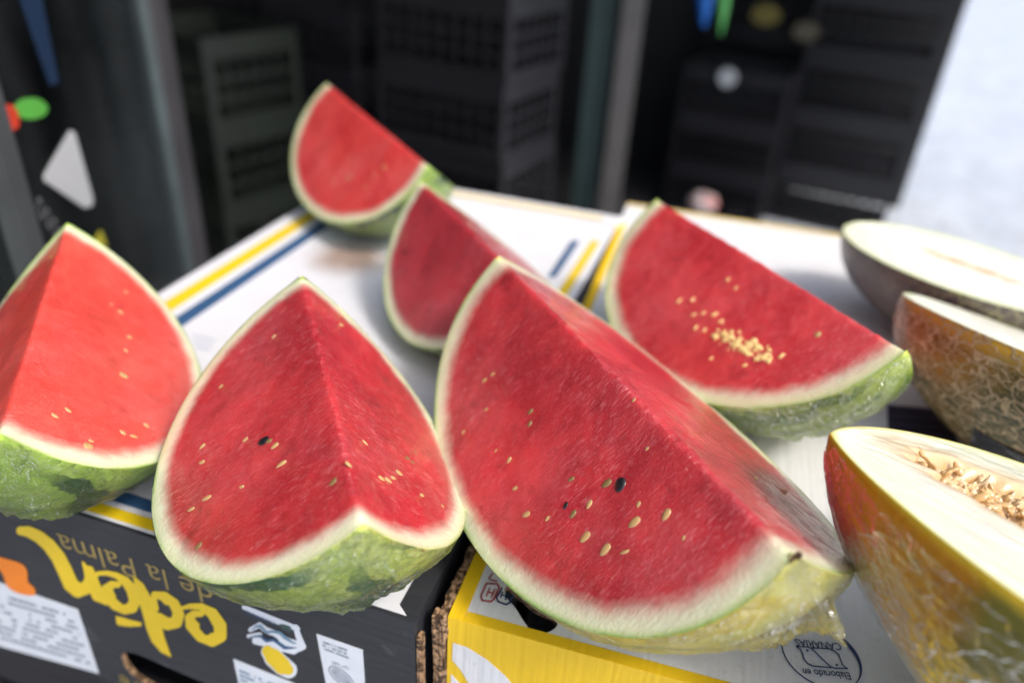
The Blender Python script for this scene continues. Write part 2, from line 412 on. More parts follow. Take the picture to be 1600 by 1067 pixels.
QW={
'W3': ([0.533, 0.1158, -0.8311, -0.0009, 0.1244, 0.1802, 0.1315, 0.8538, 0.0084, -0.0345, -0.0014], [0.533, 0.1158, 0.1482]) ,
'W2': ([0.3733, 0.0431, -0.9074, 0.0986, -0.1161, 0.1216, 0.1251, 0.8308, -0.0046, -0.0177, -0.0017], [0.3733, 0.0431, 0.1417]) ,
'W1': ([0.1378, 0.0546, -0.9264, 0.0542, -0.0216, 0.1411, 0.1183, 0.7945, 0.0084, -0.0163, 0.0023], [0.1378, 0.0546, 0.1349]) ,
'W4': ([0.1205, 0.5939, -0.6733, 0.0883, 0.0561, 0.1608, 0.1148, 0.7832, -0.0157, -0.0229, 0.0007], [0.1205, 0.5939, 0.1388]) ,
'W5': ([0.3517, 0.3440, -0.7407, 0.0754, 0.1366, 0.1180, 0.1201, 0.7766, -0.0028, -0.0029, 0.0009], [0.3517, 0.3440, 0.1242]) ,
'W6': ([0.6178, 0.3579, -0.8883, -0.0395, -0.1018, 0.1707, 0.134, 0.7867, -0.0062, -0.005, -0.0003], [0.6178, 0.3579, 0.1382]) ,
}
L,Rr=-1,1      # face on the viewer's left / right of the ridge
wedge(*QW['W3'],'largest watermelon wedge, in front, many seeds on its face, pale yellow rind at right',F_big,SK_yel,
 sd([(757,594,5),(770,585,4),(828,643,5.5,'o'),(827,662,5,'o'),(724,675,4),(795,718,5),(822,803,6.5),(804,762,5),(895,803,6,'o'),(920,787,6),(913,838,8.5),
     (945,858,8.5),(975,862,6,'c',.35),(990,815,8.5),(997,787,4),(1040,803,7.5),(884,790,5,'b'),(968,757,9.5,'b',.75),(947,755,7.5,'o'),(893,749,5,'o'),(760,640,4),(775,704,3),(856,810,4),(1068,840,3),(1236,871,5,'d',.5),(1246,867,4,'d',.9),(1228,876,3.5,'d',.6),(990,625,3),(1010,700,3)],L)
 +sd([(1180,748,6),(1225,767,6,'c',.35)],Rr),tufts=((.30,.42,.16,.026),(.55,0.15,.4,.008)),scar=(.12,-.1),kf=.10)
wedge(*QW['W2'],'watermelon wedge with its ridge running down to a veined green rind above the lettering',F_w2,SK_vein,
 sd([(427,525,4),(412,690,9,'b',.7),(422,690,5,'o'),(430,697,6),(440,725,7.5,'c',.4),(385,688,4.5),(318,698,5),(316,722,5),(323,778,7.5,'c',.4),(298,795,6,'c',.4),(377,760,4),(310,853,6,'o'),(520,752,6,'o'),(344,603,4)],L)
 +sd([(533,508,5),(572,690,5,'c',.5),(545,725,5),(598,745,6),(609,748,6),(625,737,6.5),(616,745,5),(637,715,5,'o'),(645,722,4,'o'),(660,773,5),(650,706,4,'o'),(692,790,3)],Rr),
 tufts=((.62,.1,.38,.006),(.34,.50,.2,.011),(.45,-.5,.3,.004)),lumpy=1.3)
wedge(*QW['W1'],'coral red watermelon wedge cut off by the left picture edge',F_w1,SK_grn,
 sd([(198,455,4),(190,486,5),(202,527,5),(196,548,4),(193,587,8,'c',.8),(105,642,5),(85,650,5),(228,665,5),(190,677,5),(208,683,6,'c',.4),(137,698,7,'c',.8),(141,690,4),(176,474,3)],Rr),
 tufts=((.55,.1,.4,.005),),lumpy=1.3)
wedge(*QW['W4'],'watermelon wedge farthest back, standing at the rear corner of the box by the black crates',F_w4,SK_grn,
 sd([(545,277,7),(600,262,6),(570,292,4),(585,275,4),(522,285,4)],L))
wedge(*QW['W5'],'narrow burgundy watermelon wedge half hidden behind the largest wedge',F_w5,SK_grn,sd([(633,395,6,'b')],L))
rr=random.Random(3)
gold=[(1062,470,5,'g'),(1083,468,4.5,'g'),(1138,437,4,'g'),(1150,450,3.5,'g'),(1085,492,4,'g'),(1100,490,4,'g'),(1118,492,5.5,'g'),(1088,512,4.5,'g'),(1102,516,4,'g'),(1128,503,4.5,'g'),(1222,556,5,'g'),(1112,560,3.5,'g'),(1165,572,4,'g')]  # golden highlight modelled as a cluster of small gold blobs
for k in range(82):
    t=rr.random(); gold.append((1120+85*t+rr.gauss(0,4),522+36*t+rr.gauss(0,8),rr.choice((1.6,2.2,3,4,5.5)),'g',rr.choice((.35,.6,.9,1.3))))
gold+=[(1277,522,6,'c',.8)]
wedge(*QW['W6'],'watermelon wedge with painted golden glints on its face and bright lime rind',F_w6,SK_lime,sd(gold,L),tufts=((.5,-.3,.45,.010),))
# ------------------------------------------------------------------ halved melons
def melon_skin(name,kind):
    m=M(name)
    if kind=='canary':
        n=m.noise(9,3,.55); v=m.attr('ux')
        f=m.math('ADD',m.math('MULTIPLY',m.math('SUBTRACT',n,.5),.22),v)
        c=m.ramp(f,[(0.0,(.44,.32,.008)),(.05,(.58,.25,.003)),(.15,(.44,.18,.004)),(.20,(.19,.16,.012)),(.75,(.15,.14,.012)),(1,(.18,.15,.02))])
        blot=m.ramp(m.noise(38,4,.6,vec=m.co((.6,1.2,1.2))),[(.55,0.0),(.7,1.0)]); c=m.mix(m.math('MULTIPLY',blot,.6),c,(.10,.10,.015))
        wr=m.noise(1,4,.7,vec=m.co((28,190,190)),dist=1.6)
        line=m.ramp(wr,[(.30,1.0),(.40,0.0)]); c=m.mix(m.math('MULTIPLY',line,.75),c,(.07,.035,.008))
        top=m.attr('cut'); c=m.mix(m.ramp(top,[(.95,0.0),(.99,1.0)]),c,(.66,.44,.02))
        m.set(col=c,rough=.42,coat=.12,coatr=.2,spec=.3,nrm=m.bump(wr,.8,.0018),coatn=m.bump(m.noise(1,4,.6,vec=m.co((60,150,150),rot=(0,.4,.8)),dist=2),.6,.002))
    elif kind=='net':
        vv=m.vadd(m.co((.75,1.3,1.3)),m.vscale(m.noise(30,3,.6,col=True),.05))
        e1=m.vor(78,'DISTANCE_TO_EDGE',vec=vv); e2=m.vor(150,'DISTANCE_TO_EDGE',vec=m.vadd(vv,m.vscale(m.noise(14,2,col=True),.06)))
        net=m.math('MAXIMUM',m.ramp(e1,[(.035,1.0),(.075,0.0)]),m.math('MULTIPLY',m.ramp(e2,[(.03,1.0),(.07,0.0)]),.7))
        c=m.mix(m.ramp(m.noise(14,3),[(.42,0.0),(.68,1.0)]),(.055,.06,.010),(.40,.19,.010))
        c=m.mix(m.ramp(m.attr('cut'),[(.88,0.0),(.97,1.0)]),c,(.60,.36,.02))
        c=m.mix(net,c,(.52,.40,.22))
        m.set(col=c,rough=.5,coat=.35,coatr=.15,nrm=m.bump(net,1.0,.0022))
    else:
        c=m.mix(m.ramp(m.noise(18,4,.6),[(.35,0.0),(.65,1.0)]),(.045,.035,.038),(.12,.085,.08))
        net=m.ramp(m.vor(90,'DISTANCE_TO_EDGE',vec=m.vadd(m.co(),m.vscale(m.noise(30,3,col=True),.04))),[(.02,1.0),(.08,0.0)])
        c=m.mix(m.math('MULTIPLY',net,m.ramp(m.attr('ux'),[(.25,0.0),(.6,.7)])),c,(.34,.31,.16))
        m.set(col=c,rough=.45,coat=.6,coatr=.12,coatn=m.bump(m.noise(1,4,.6,vec=m.co((40,120,120)),dist=1.5),.5,.003))
    return m.m
def melon_flesh(name,edge,mid=(.86,.86,.72),inner=(.88,.87,.75)):
    m=M(name); e=m.attr('er')
    n=m.math('MULTIPLY',m.math('SUBTRACT',m.noise(45,4),.5),.03)
    st=m.noise(1,3,.6,vec=m.co((30,160,160)),dist=.4)
    c=m.ramp(m.math('ADD',e,n),[(.5,inner),(.85,mid),(.955,(.80,.84,.60)),(.985,(.60,.66,.25)),(1.0,edge)])
    c=m.mix(m.ramp(m.attr('cv'),[(.29,1.0),(.345,.5),(.40,0.0)]),c,(.58,.32,.10))
    c=m.mix(m.math('MULTIPLY',m.ramp(st,[(.4,1.0),(.6,0.0)]),.10),c,(.60,.58,.38))
    m.set(col=c,rough=.3,nrm=m.bump(m.math('ADD',st,m.noise(300,2)),.4,.0008),coat=.5,coatr=.1,coatn=m.bump(m.noise(1,4,.6,vec=m.co((20,90,90)),dist=1.0),.4,.002),sss=.15,sssr=(.02,.015,.008),ssss=.5)
    return m.m
PULP=M('melon_pulp'); PULP.set(col=PULP.ramp(PULP.noise(120,3),[(.35,(.62,.36,.14)),(.65,(.76,.58,.36))]),rough=.25,nrm=PULP.bump(PULP.noise(220,3),.8,.002),coat=.6); PULP=PULP.m
MSEED=plain('melon_seed',(.74,.47,.19),.28,.35,200,coat=.6)
def melon(q,T,label,fm,sm,cav=0.0,nseed=0,ce=(0,1,0,.2),seedsd=1):
    cu0,cau,cv0,cav_=ce
    x,y,yaw,pi_,ro,a,b,p=q
    R=rotm(yaw,pi_,ro); base=W3((T[0],T[1],0)); root=empty('halved_melon',base,label,'melon half','halved melons on the white box',R.to_4x4())
    toM=R.inverted()@(W3(T)-base); s0=Vector((x*13,y*7,2))
    NU,NP=150,48
    def rr_(u): return b*(max(1-u*u,0))**p
    us=[-math.cos(PI*i/NU) for i in range(NU+1)]
    vs=[];ux=[];cut=[];fs=[]
    for u in us:
        r=rr_(u)
        for k in range(NP+1):
            ph=-PI/2+PI*k/NP; v=Vector((a*u,r*math.sin(ph),-r*math.cos(ph)))
            ed=min(1,min(k,NP-k)/4); nn=Vector((u*b/a,math.sin(ph),-math.cos(ph))).normalized()
            v+=nn*(.0022*noise.fractal(v*14+s0,1,2,3))*ed
            vs.append(v*S+toM); ux.append((u+1)/2); cut.append(abs(ph)/(PI/2))
    for i in range(NU):
        for k in range(NP):
            q0=i*(NP+1)+k; fs.append((q0,q0+NP+1,q0+NP+2,q0+1))
    me=mesh('skin',vs,fs,True,attrs={'ux':ux,'cut':cut}); 
    bm=bmesh.new(); bm.from_mesh(me); bmesh.ops.remove_doubles(bm,verts=bm.verts,dist=1e-5); bmesh.ops.recalc_face_normals(bm,faces=bm.faces); bm.to_mesh(me); bm.free()
    link('skin',me,sm,root)
    # cut face with its seed hollow
    vs=[];er=[];fs=[];NV=110
    def cdist(u,vb): return math.sqrt(((u-cu0)/cau)**2+((vb-cv0)/cav_)**2)
    cvv=[]
    for u in us:
        r=rr_(u)
        for k in range(NV+1):
            w=-1+2*k/NV; w=math.copysign(abs(w)**.85,w) if abs(w)<1 else w
            e=1-min((1-abs(w))*r/b,(1-abs(u))*1.6)
            c=cdist(u,r*w/b)+.10*noise.noise(Vector((u*14,w*9,1))+s0) if cav else 9
            t=max(0,min(1,(1.0-c)/.35)); t=t*t*(3-2*t)
            v=Vector((a*u,r*w,-cav*t+.0010*noise.fractal(Vector((u*8,w*8,0))+s0,1,2,3)*min(1,(1-e)*10)))
            vs.append(v*S+toM); er.append(e); cvv.append(min(c,3)/3)
    for i in range(NU):
        for k in range(NV):
            q0=i*(NV+1)+k; fs.append((q0,q0+1,q0+NV+2,q0+NV+1))
    me=mesh('flesh',vs,fs,True,attrs={'er':er,'cv':cvv})
    bm=bmesh.new(); bm.from_mesh(me)
    for f in bm.faces:
        if f.normal.z<0: f.normal_flip()
    bm.to_mesh(me); bm.free()
    link('flesh',me,fm,root)
    if nseed:
        bm=bmesh.new(); bmesh.ops.create_uvsphere(bm,u_segments=14,v_segments=8,radius=.5)
        for v in bm.verts: v.co.x*=.48*(1-.5*v.co.y); v.co.z*=.30
        sme=bpy.data.meshes.new('seed'); bm.to_mesh(sme); bm.free(); sme.polygons.foreach_set('use_smooth',[True]*len(sme.polygons)); sme.materials.append(MSEED)
        # lumpy pulp in the hollow
        vs=[];fs=[];A,B=220,90
        for i in range(A+1):
            uu=-.93+1.86*i/A
            for k in range(B+1):
                w=-1+2*k/B; hw=.92*cav_*(1-uu*uu)**.5*b
                z=-cav*.38+.010*noise.fractal(Vector((uu*16,w*4,3))+s0,1,2,4)+.006*abs(noise.noise(Vector((uu*30,w*16,3))))+.003*noise.noise(Vector((uu*90,w*30,3)))-.004*abs(w)**3
                vs.append(Vector((a*(cu0+cau*uu),cv0*b+hw*w,z))*S+toM)
        for i in range(A):
            for k in range(B):
                q0=i*(B+1)+k; fs.append((q0,q0+B+1,q0+B+2,q0+1))
        link('pulp',mesh('pulp',vs,fs,True),PULP,root)
        rg=random.Random(seedsd)
        for k in range(nseed):
            uu=rg.uniform(-.95,-.38); w=max(-.95,min(.95,rg.gauss(0,.5)))
            hw=.92*cav_*(1-uu*uu)**.5*b
            lv=Vector((a*(cu0+cau*uu),cv0*b+hw*w,-cav*.30+rg.uniform(-.003,.006)))
            o=bpy.data.objects.new('seed',sme); C.objects.link(o); o.parent=root
            e=Matrix.Rotation(rg.gauss(PI/2,.7),4,'Z')@Matrix.Rotation(rg.gauss(0,.6),4,'X')@Matrix.Rotation(rg.gauss(0,.6),4,'Y')
            o.matrix_local=Matrix.Translation(lv*S+toM)@e@Matrix.Scale(rg.uniform(.0060,.0085),4)
    return root,toM,R
QM={
'M3': ([0.859, 0.0473, -0.1283, 0.1992, -0.2341, 0.2001, 0.122, 0.7127], [0.859, 0.0473, 0.1241]) ,
'M2': ([0.8856, 0.3485, -0.5138, 0.0252, -0.3315, 0.1475, 0.1018, 0.4919], [0.8856, 0.3485, 0.1013]) ,
'M1': ([0.8363, 0.5597, -0.5042, 0.0169, -0.0476, 0.1336, 0.0895, 0.5118], [0.8363, 0.5597, 0.0894]) ,
}
melon(*QM['M3'],'melon half with orange skin turning olive and seeds in its open hollow',melon_flesh('canary_melon_flesh',(.55,.42,.02),(.66,.68,.54),(.70,.69,.58)),melon_skin('canary_skin','canary'),cav=.026,nseed=95,ce=(-.03,.76,.24,.35))
m2,m2M,m2R=melon(*QM['M2'],'melon half with corky netted skin, between the other two melon halves',melon_flesh('netted_melon_flesh',(.55,.42,.03)),melon_skin('netted_skin','net'))
melon(*QM['M1'],'melon half with dark purplish skin, rearmost of the three melon halves, cut face up',melon_flesh('dark_melon_flesh',(.30,.40,.10)),melon_skin('dark_skin','dark'),cav=.002,ce=(.05,.42,.03,.05))
# film and sticker on the near melons
def melon_patch(q,T,root,name,mat,u0,u1,p0,p1,off,amp,nu=60,npp=50,edge=None,toM=None,bot=True):
    x,y,yaw,pi_,ro,a,b,p=q; R=rotm(yaw,pi_,ro); base=root.location; toM=R.inverted()@(W3(T)-base); t0=Vector(T)
    vs=[];fs=[];ux=[]
    for i in range(nu+1):
        u=u0+(u1-u0)*i/nu; r=b*(1-u*u)**p
        for k in range(npp+1):
            ph=p0+(p1-p0)*k/npp; n=Vector((u*b/a,math.sin(ph),-math.cos(ph))).normalized()
            v=Vector((a*u,r*math.sin(ph),-r*math.cos(ph)))+n*(off+amp*abs(noise.fractal(Vector((u*9,ph*9,x*9)),1,2.1,4)))
            wv=R@v+t0
            if wv.z<.0006: wv.z=.0006; v=R.inverted()@(wv-t0)
            vs.append(v*S+toM); ux.append(k/npp)
    for i in range(nu):
        for k in range(npp):
            q0=i*(npp+1)+k; fs.append((q0,q0+npp+1,q0+npp+2,q0+1))
    return link(name,mesh(name,vs,fs,True,attrs={'ux':ux}),mat,root)
m3=[o for o in C.objects if o.name.startswith('halved_melon')][0]
melon_patch(*QM['M3'],m3,'cling_film',film_mat('cling_film_matte',.035,1.12,.5),-.985,.6,-PI/2+.12,PI/2-.3,.0010,.0022,110,80)
stm=M('dark_sticker'); f_=stm.ramp(stm.noise(60,3,.6),[(.45,(.012,.014,.02)),(.58,(.05,.055,.06)),(.68,(.40,.42,.42))]); ef=stm.ramp(stm.attr('ux'),[(.86,0.0),(.88,1.0)])
stm.set(col=stm.mix(ef,f_,(.55,.05,.02)),rough=.3)
melon_patch(*QM['M2'],m2,'sticker',stm.m,-.25,.35,-.75,-.28,.0012,.001,30,20)
# ------------------------------------------------------------------ cardboard boxes
def board(name,col,dirt=.12,axis=0,dark=(.35,.28,.2),rough=.55,per=260):
    m=M(name); n=m.noise(14,5,.65); n2=m.noise(200,3)
    sc=[6,6,6]; sc[axis]=per
    w=m.noise(1,1,.3,vec=m.co(tuple(sc)))
    cr=m.noise(1,4,.6,vec=m.co((60,9,60) if axis==0 else (9,60,9)))
    c=m.mix(m.math('MULTIPLY',m.ramp(n,[(.5,0.0),(.8,1.0)]),dirt),col,dark)
    c=m.mix(m.math('MULTIPLY',m.ramp(n2,[(.6,0.0),(.72,1.0)]),dirt*.8),c,dark)
    m.set(col=c,rough=rough,nrm=m.bump(m.math('ADD',w,m.math('MULTIPLY',cr,1.5)),.5,.0010)); return m
WHITE=board('white_board',(.74,.75,.77),.18).m
BLK=board('black_board',(.022,.024,.030),.10,axis=1,dark=(.12,.11,.10),per=200)
# scuffs on the black print
n=BLK.noise(30,5,.7,vec=BLK.co((1,1,3))); base=BLK.b.inputs['Base Color'].links[0].from_socket
BLK.set(col=BLK.mix(BLK.math('MULTIPLY',BLK.ramp(n,[(.62,0.0),(.74,1.0)]),.35),base,(.22,.22,.23))); BLK=BLK.m
BROWN=M('corrugated_edge'); BROWN.set(col=BROWN.ramp(BROWN.noise(260,3,.6),[(.42,(.06,.03,.012)),(.55,(.36,.22,.12))]),rough=.8,nrm=BROWN.bump(BROWN.noise(260,3),1,.003)); BROWN=BROWN.m
YEL=board('yellow_print',(.78,.50,.006),.10,dark=(.40,.24,.02)).m
YELI=plain('yellow_ink',(.80,.56,.01),.45,.08,40)
BLUI=plain('navy_ink',(.035,.10,.22),.45,.15,60)
GOLDI=plain('gold_ink',(.36,.26,.07),.4,.2,60)
CREAM=plain('cream_ink',(.80,.62,.24),.5,.1,60)
WHI=plain('white_sticker',(.72,.76,.82),.4,.08,60)
GREYI=plain('grey_ink',(.22,.26,.33),.5,.3,300)
ORNG=plain('orange_sticker',(.90,.24,.01),.5,.06,60)
REDI=plain('red_ink',(.40,.06,.07),.5,.3,200)
NAVY=plain('stamp_ink',(.012,.035,.13),.5,.25,200)
DKGRN=plain('dark_green_ink',(.03,.08,.07),.5,.1,60)
STEEL=plain('pale_blue_ink',(.16,.27,.38),.5,.1,60)
W_,D_,H_=.45,.743,.2048
X1,Y1=(1,0,0),(0,1,0)
T1=Plane((0,0,0),X1,(0,0,1)); F1=Plane((0,0,0),X1,(0,-1,0))
b1=empty('fruit_box',W3((0,0,-H_)),'black cardboard fruit box with upside-down yellow lettering and a white striped top','cardboard box','fruit boxes used as a stand')
TH=.004
w,d,h=W_*S,D_*S,H_*S
# black base plate of the top + white panel on it
plate('top_panel',[(0,TH+.0003),(w,TH+.0003),(w,d),(0,d)],[],TH,[BLK],b1,T1,lift=-.0003)
wp=ppoly(T1,[(95,793),(245,842),(564,947),(631,969),(624,944),(645,906)])
xr=[T1.uv(645,906)[0]]
wp=[(.004,.0025)]+[(p[0],max(p[1],.0025)) for p in wp[1:4]]+wp[4:]+[(w-.012,d-.004),(.004,d-.004)]
WTOP=M('white_top'); nn=WTOP.noise(12,4,.6); c_=WTOP.mix(WTOP.math('MULTIPLY',WTOP.ramp(nn,[(.50,0.0),(.75,1.0)]),.25),(.68,.69,.73),(.45,.38,.32))
tc=WTOP.node('ShaderNodeTexCoord'); u_,v_=T1.uv(545,400)
vd=WTOP.node('ShaderNodeVectorMath',operation='DISTANCE'); vd.inputs[1].default_value=(u_+.018,v_+.012,.015)
WTOP.lk(WTOP.vadd(tc.outputs['Object'],WTOP.vscale(WTOP.noise(40,4,col=True),.03)),vd.inputs[0])
st=WTOP.ramp(vd.outputs['Value'],[(.018,1.0),(.052,0.0)]); c_=WTOP.mix(WTOP.math('MULTIPLY',st,.85),c_,(.30,.19,.14))
c_=WTOP.mix(WTOP.math('MULTIPLY',WTOP.ramp(WTOP.noise(9,4,.6,vec=WTOP.co(loc=(3,7,1))),[(.56,0.0),(.70,1.0)]),.20),c_,(.78,.55,.55))
WTOP.set(col=c_,rough=.5,nrm=WTOP.bump(WTOP.noise(1,2,.4,vec=WTOP.co((6,240,6))),.35,.0008,WTOP.bump(WTOP.noise(11,3,.5),.5,.006))); 
wt=plate('white_panel',wp,[],.0007,[WTOP.m],b1,T1,lift=.0003)
def quad(name,plane,pts,mat,parent,lift): return plate(name,ppoly(plane,pts),[],.0002,[mat],parent,plane,lift=lift)
def strip(name,x0,y0,x1,y1,mat,parent,plane,lift): return plate(name,[(x0,y0),(x1,y0),(x1,y1),(x0,y1)],[],.0002,[mat],parent,plane,lift=lift)
# stripes: measured from surveyed points on the left / front / right margins
yl0=T1.uv(270,478)[0]; yl1=T1.uv(281,490)[0]; bl0=T1.uv(285,494)[0]; bl1=T1.uv(292,503)[0]
ylx=(T1.uv(376,405)[0]); 
sA=sorted([T1.uv(372,401)[0],T1.uv(380,414)[0]]); sB=sorted([T1.uv(388,422)[0],T1.uv(396,435)[0]])
fy=sorted([T1.uv(200,800)[1],T1.uv(200,818)[1]]); fb=sorted([T1.uv(230,780)[1],T1.uv(230,800)[1]])
strip('yellow_stripe',sA[0],fy[0],sA[1],d-.03,YELI,b1,T1,.0006); strip('blue_stripe',sB[0],fb[0],sB[1],d-.03,BLUI,b1,T1,.0006)
strip('yellow_stripe',sA[1]+.0003,fy[0],w*.6,fy[1],YELI,b1,T1,.0006); strip('blue_stripe',sB[1]+.0003,fb[0],w*.6,fb[1],BLUI,b1,T1,.0006)
quad('blue_stripe',T1,[(893,377),(906,377),(868,434),(855,434)],BLUI,b1,.0006)
quad('yellow_stripe',T1,[(924,377),(938,377),(880,470),(866,466)],YELI,b1,.0006)
# raised rear lip with cream band
plate('rear_lip',[(.0,d-.022),(w-.012,d-.022),(w-.006,d-.001),(0,d-.001)],[],.006,[WHITE,WHITE],b1,T1,lift=.0065)
strip('cream_stripe',.0,d-.0215,w-.03,d-.012,CREAM,b1,T1,.0068)
text_on('printed_words','BARCODE'[:0] or 'de la Palma',(331,548),(306,508),T1,STEEL,b1,.0006) if False else None
# faint blue print beside the left wedge
for k in range(3):
    strip('faint_print',*T1.uv(300+k*2,525+k*9),*[a+b for a,b in zip(T1.uv(300+k*2,525+k*9),(.022-.004*k,.0022))],plain('faint_blue_ink',(.50,.55,.68),.5,.2,400),b1,T1,.0006)
# front with hand hole
hole=smooth_closed([(190,1024),(205,1019),(240,1032),(285,1052),(330,1072),(345,1090),(300,1092),(240,1075),(203,1050)],4)
hole=ppoly(F1,hole)
plate('front_panel',[(0,-h),(w,-h),(w,-.0002),(0,-.0002)],[hole],TH,[BLK,BROWN],b1,F1,lift=0)
link('side_panel',box_mesh('side_panel',[(0,TH+.0004,0,TH,d-TH,h-TH-.001)]),BLK,b1); link('side_panel',box_mesh('side_panel',[(w-TH,TH+.0004,0,w,d-TH,h-TH-.001)]),BLK,b1)
link('back_panel',box_mesh('back_panel',[(0,d-TH+.0004,0,w,d,h-TH-.001)]),BLK,b1)
link('cut_edge',box_mesh('cut_edge',[(w+.0003,.0004,0,w+.0035,.006,h-.012)],.0006),BROWN,b1)
Z2=lambda x,y:(x/2.857,740+y/2.857)
eden=[[(95,252,32),(130,256,40),(175,278,44),(220,315,48),(262,370,52),(292,430,54),(318,490,54),(350,518,52),(385,508,46),(405,470,40),(392,430,26),(372,393,8)],
 [(400,430,36),(418,490,48),(440,540,46),(475,575,14)],
 [(415,470,18),(440,442,16),(480,440,18),(520,450,22),(560,475,32),(592,515,42),(605,560,44),(592,595,40),(560,600,40),(520,580,44),(488,545,46),(480,512,40),(500,492,28),(530,492,22)],
 [(597,453,4),(625,500,34),(650,560,48),(672,620,54),(690,680,58),(705,730,50),(735,780,32),(765,812,4)],
 [(690,535,22),(735,545,36),(775,580,46),(798,625,44),(790,660,42),(750,668,44),(712,645,44)],
 [(700,600,18),(690,560,20),(690,535,20)],
 [(800,600,10),(850,588,20),(900,590,26),(950,620,40),(985,675,46),(985,722,46),(950,740,46),(900,718,48),(858,672,46),(848,640,34),(865,622,26),(900,622,22)],
 [(520,634,4),(540,655,32),(580,664,26),(625,668,16)]]
eden=[[(x_,y_,w_*1.22) for (x_,y_,w_) in st_] for st_ in eden]
holes=[[(540,545,42),(556,566,30)],[(745,600,36),(757,620,30)],[(912,680,40),(926,700,34)]]
sdf_print('yellow_lettering',eden,F1,YELI,b1,2.6,.0004,cut=holes,conv=Z2)
text_on('gold_lettering','de la Palma',(330,914),(88,831),F1,GOLDI,b1,.0004,hscale=1.05,offset=-.005)
text_on('gold_lettering','Canarias'[4:] if False else 'are',(232,1072),(186,1052),F1,GOLDI,b1,.0004)
quad('orange_sticker',F1,smooth_closed([(-30,862),(10,872),(34,880),(43,892),(44,908),(54,918),(54,929),(30,926),(12,915),(6,898),(-6,884),(-30,874)],3),ORNG,b1,.0005)
quad('white_label',F1,[(-120,868),(122,951),(155,1051),(-30,1000),(-120,970)],WHI,b1,.0004)
def bil(q,u,v): 
    a,b_,c_,d_=q; return ((1-u)*(1-v)*a[0]+u*(1-v)*b_[0]+u*v*c_[0]+(1-u)*v*d_[0],(1-u)*(1-v)*a[1]+u*(1-v)*b_[1]+u*v*c_[1]+(1-u)*v*d_[1])
def smallprint(name,q,rows,cols,mat,parent,seed,hgt=.4):
    rg=random.Random(seed); vs=[];fs=[]
    for r in range(rows):
        u=0
        while u<1:
            wd=rg.uniform(.02,.07)
            if rg.random()<.74:
                y0=(r+.25)/rows; y1=(r+.25+hgt)/rows
                k=len(vs)
                for (a,b_) in ((u,y0),(min(u+wd,1),y0),(min(u+wd,1),y1),(u,y1)):
                    p=F1.uv(*bil(q,a,b_)); vs.append((p[0],p[1],.0007))
                fs.append((k,k+3,k+2,k+1))
            else: wd*=1.5
            u+=wd+.008
    me=mesh(name,vs,fs); o=link(name,me,mat,parent); o.matrix_local=parent.matrix_basis.inverted()@F1.mat()
smallprint('small_print',[(-25,917),(115,958),(145,1040),(-10,995)],9,1,GREYI,b1,5,.38)
# coloured emblem sticker: white backing, waves, sun
Z8=lambda x,y:(350+x/6.4,920+y/6.4)
sdf_print('emblem_sticker',[[(205,175,46),(500,300,60),(740,390,50)],[(720,370,50),(750,470,60),(795,570,60),(700,610,60)],[(270,400,46),(360,350,50),(420,400,60),(520,440,60),(640,520,80),(740,560,90)],
  [(250,465,40),(360,450,50),(320,510,70),(560,560,80)],[(450,620,150),(500,680,190),(590,760,190),(650,800,170)],[(560,560,100),(700,600,90)]],F1,WHI,b1,10,.0004,conv=Z8)
sdf_print('green_square',[[(565,345,12),(600,365,46),(650,385,52),(672,408,24)]],F1,DKGRN,b1,6,.0006,conv=Z8)
sdf_print('blue_waves',[[(275,408,6),(330,362,22),(370,360,30),(430,425,26),(490,415,24),(560,425,30),(620,480,34),(700,530,18),(730,535,6)]],F1,STEEL,b1,6,.0006,conv=Z8)
sdf_print('blue_waves',[[(250,478,6),(310,465,16),(370,460,24),(430,510,30),(500,500,26),(550,530,34),(610,575,36),(680,580,18),(735,575,5)]],F1,BLUI,b1,6,.0006,conv=Z8)
sdf_print('yellow_sun',[[(440,610,110),(500,670,165),(590,760,165),(650,800,100)]],F1,YELI,b1,8,.0006,conv=Z8)
text_on('small_lettering','CANARIAS',Z8(520,322),Z8(225,205),F1,BLUI,b1,.0006)
quad('white_label',F1,[(495,989),(567,1014),(574,1120),(516,1100)],WHI,b1,.0004)
for rr2 in (0,9,17):
    cx_,cy_=1180,870; pts=[(cx_+ (125-rr2*4)*math.cos(t)*.9+ (70)*math.sin(t)*.75, cy_+ (60-rr2)*math.cos(t)*.7+ (110-rr2*3)*math.sin(t)*.9, 9) for t in np.linspace(0,2*PI,28)]
    sdf_print('spiral_mark',[pts],F1,GREYI,b1,5,.0006+rr2*1e-6,conv=Z8)
smallprint('small_print',[(503,998),(545,1012),(548,1030),(507,1014)],3,1,GREYI,b1,8,.45)
smallprint('small_print',[(519,1030),(547,1040),(549,1046),(521,1036)],2,1,GREYI,b1,9,.5)
quad('white_label',F1,[(365,1028),(462,1067),(470,1150),(385,1120)],WHI,b1,.0004)
smallprint('small_print',[(374,1042),(455,1075),(458,1100),(378,1070)],4,1,STEEL,b1,11,.5)
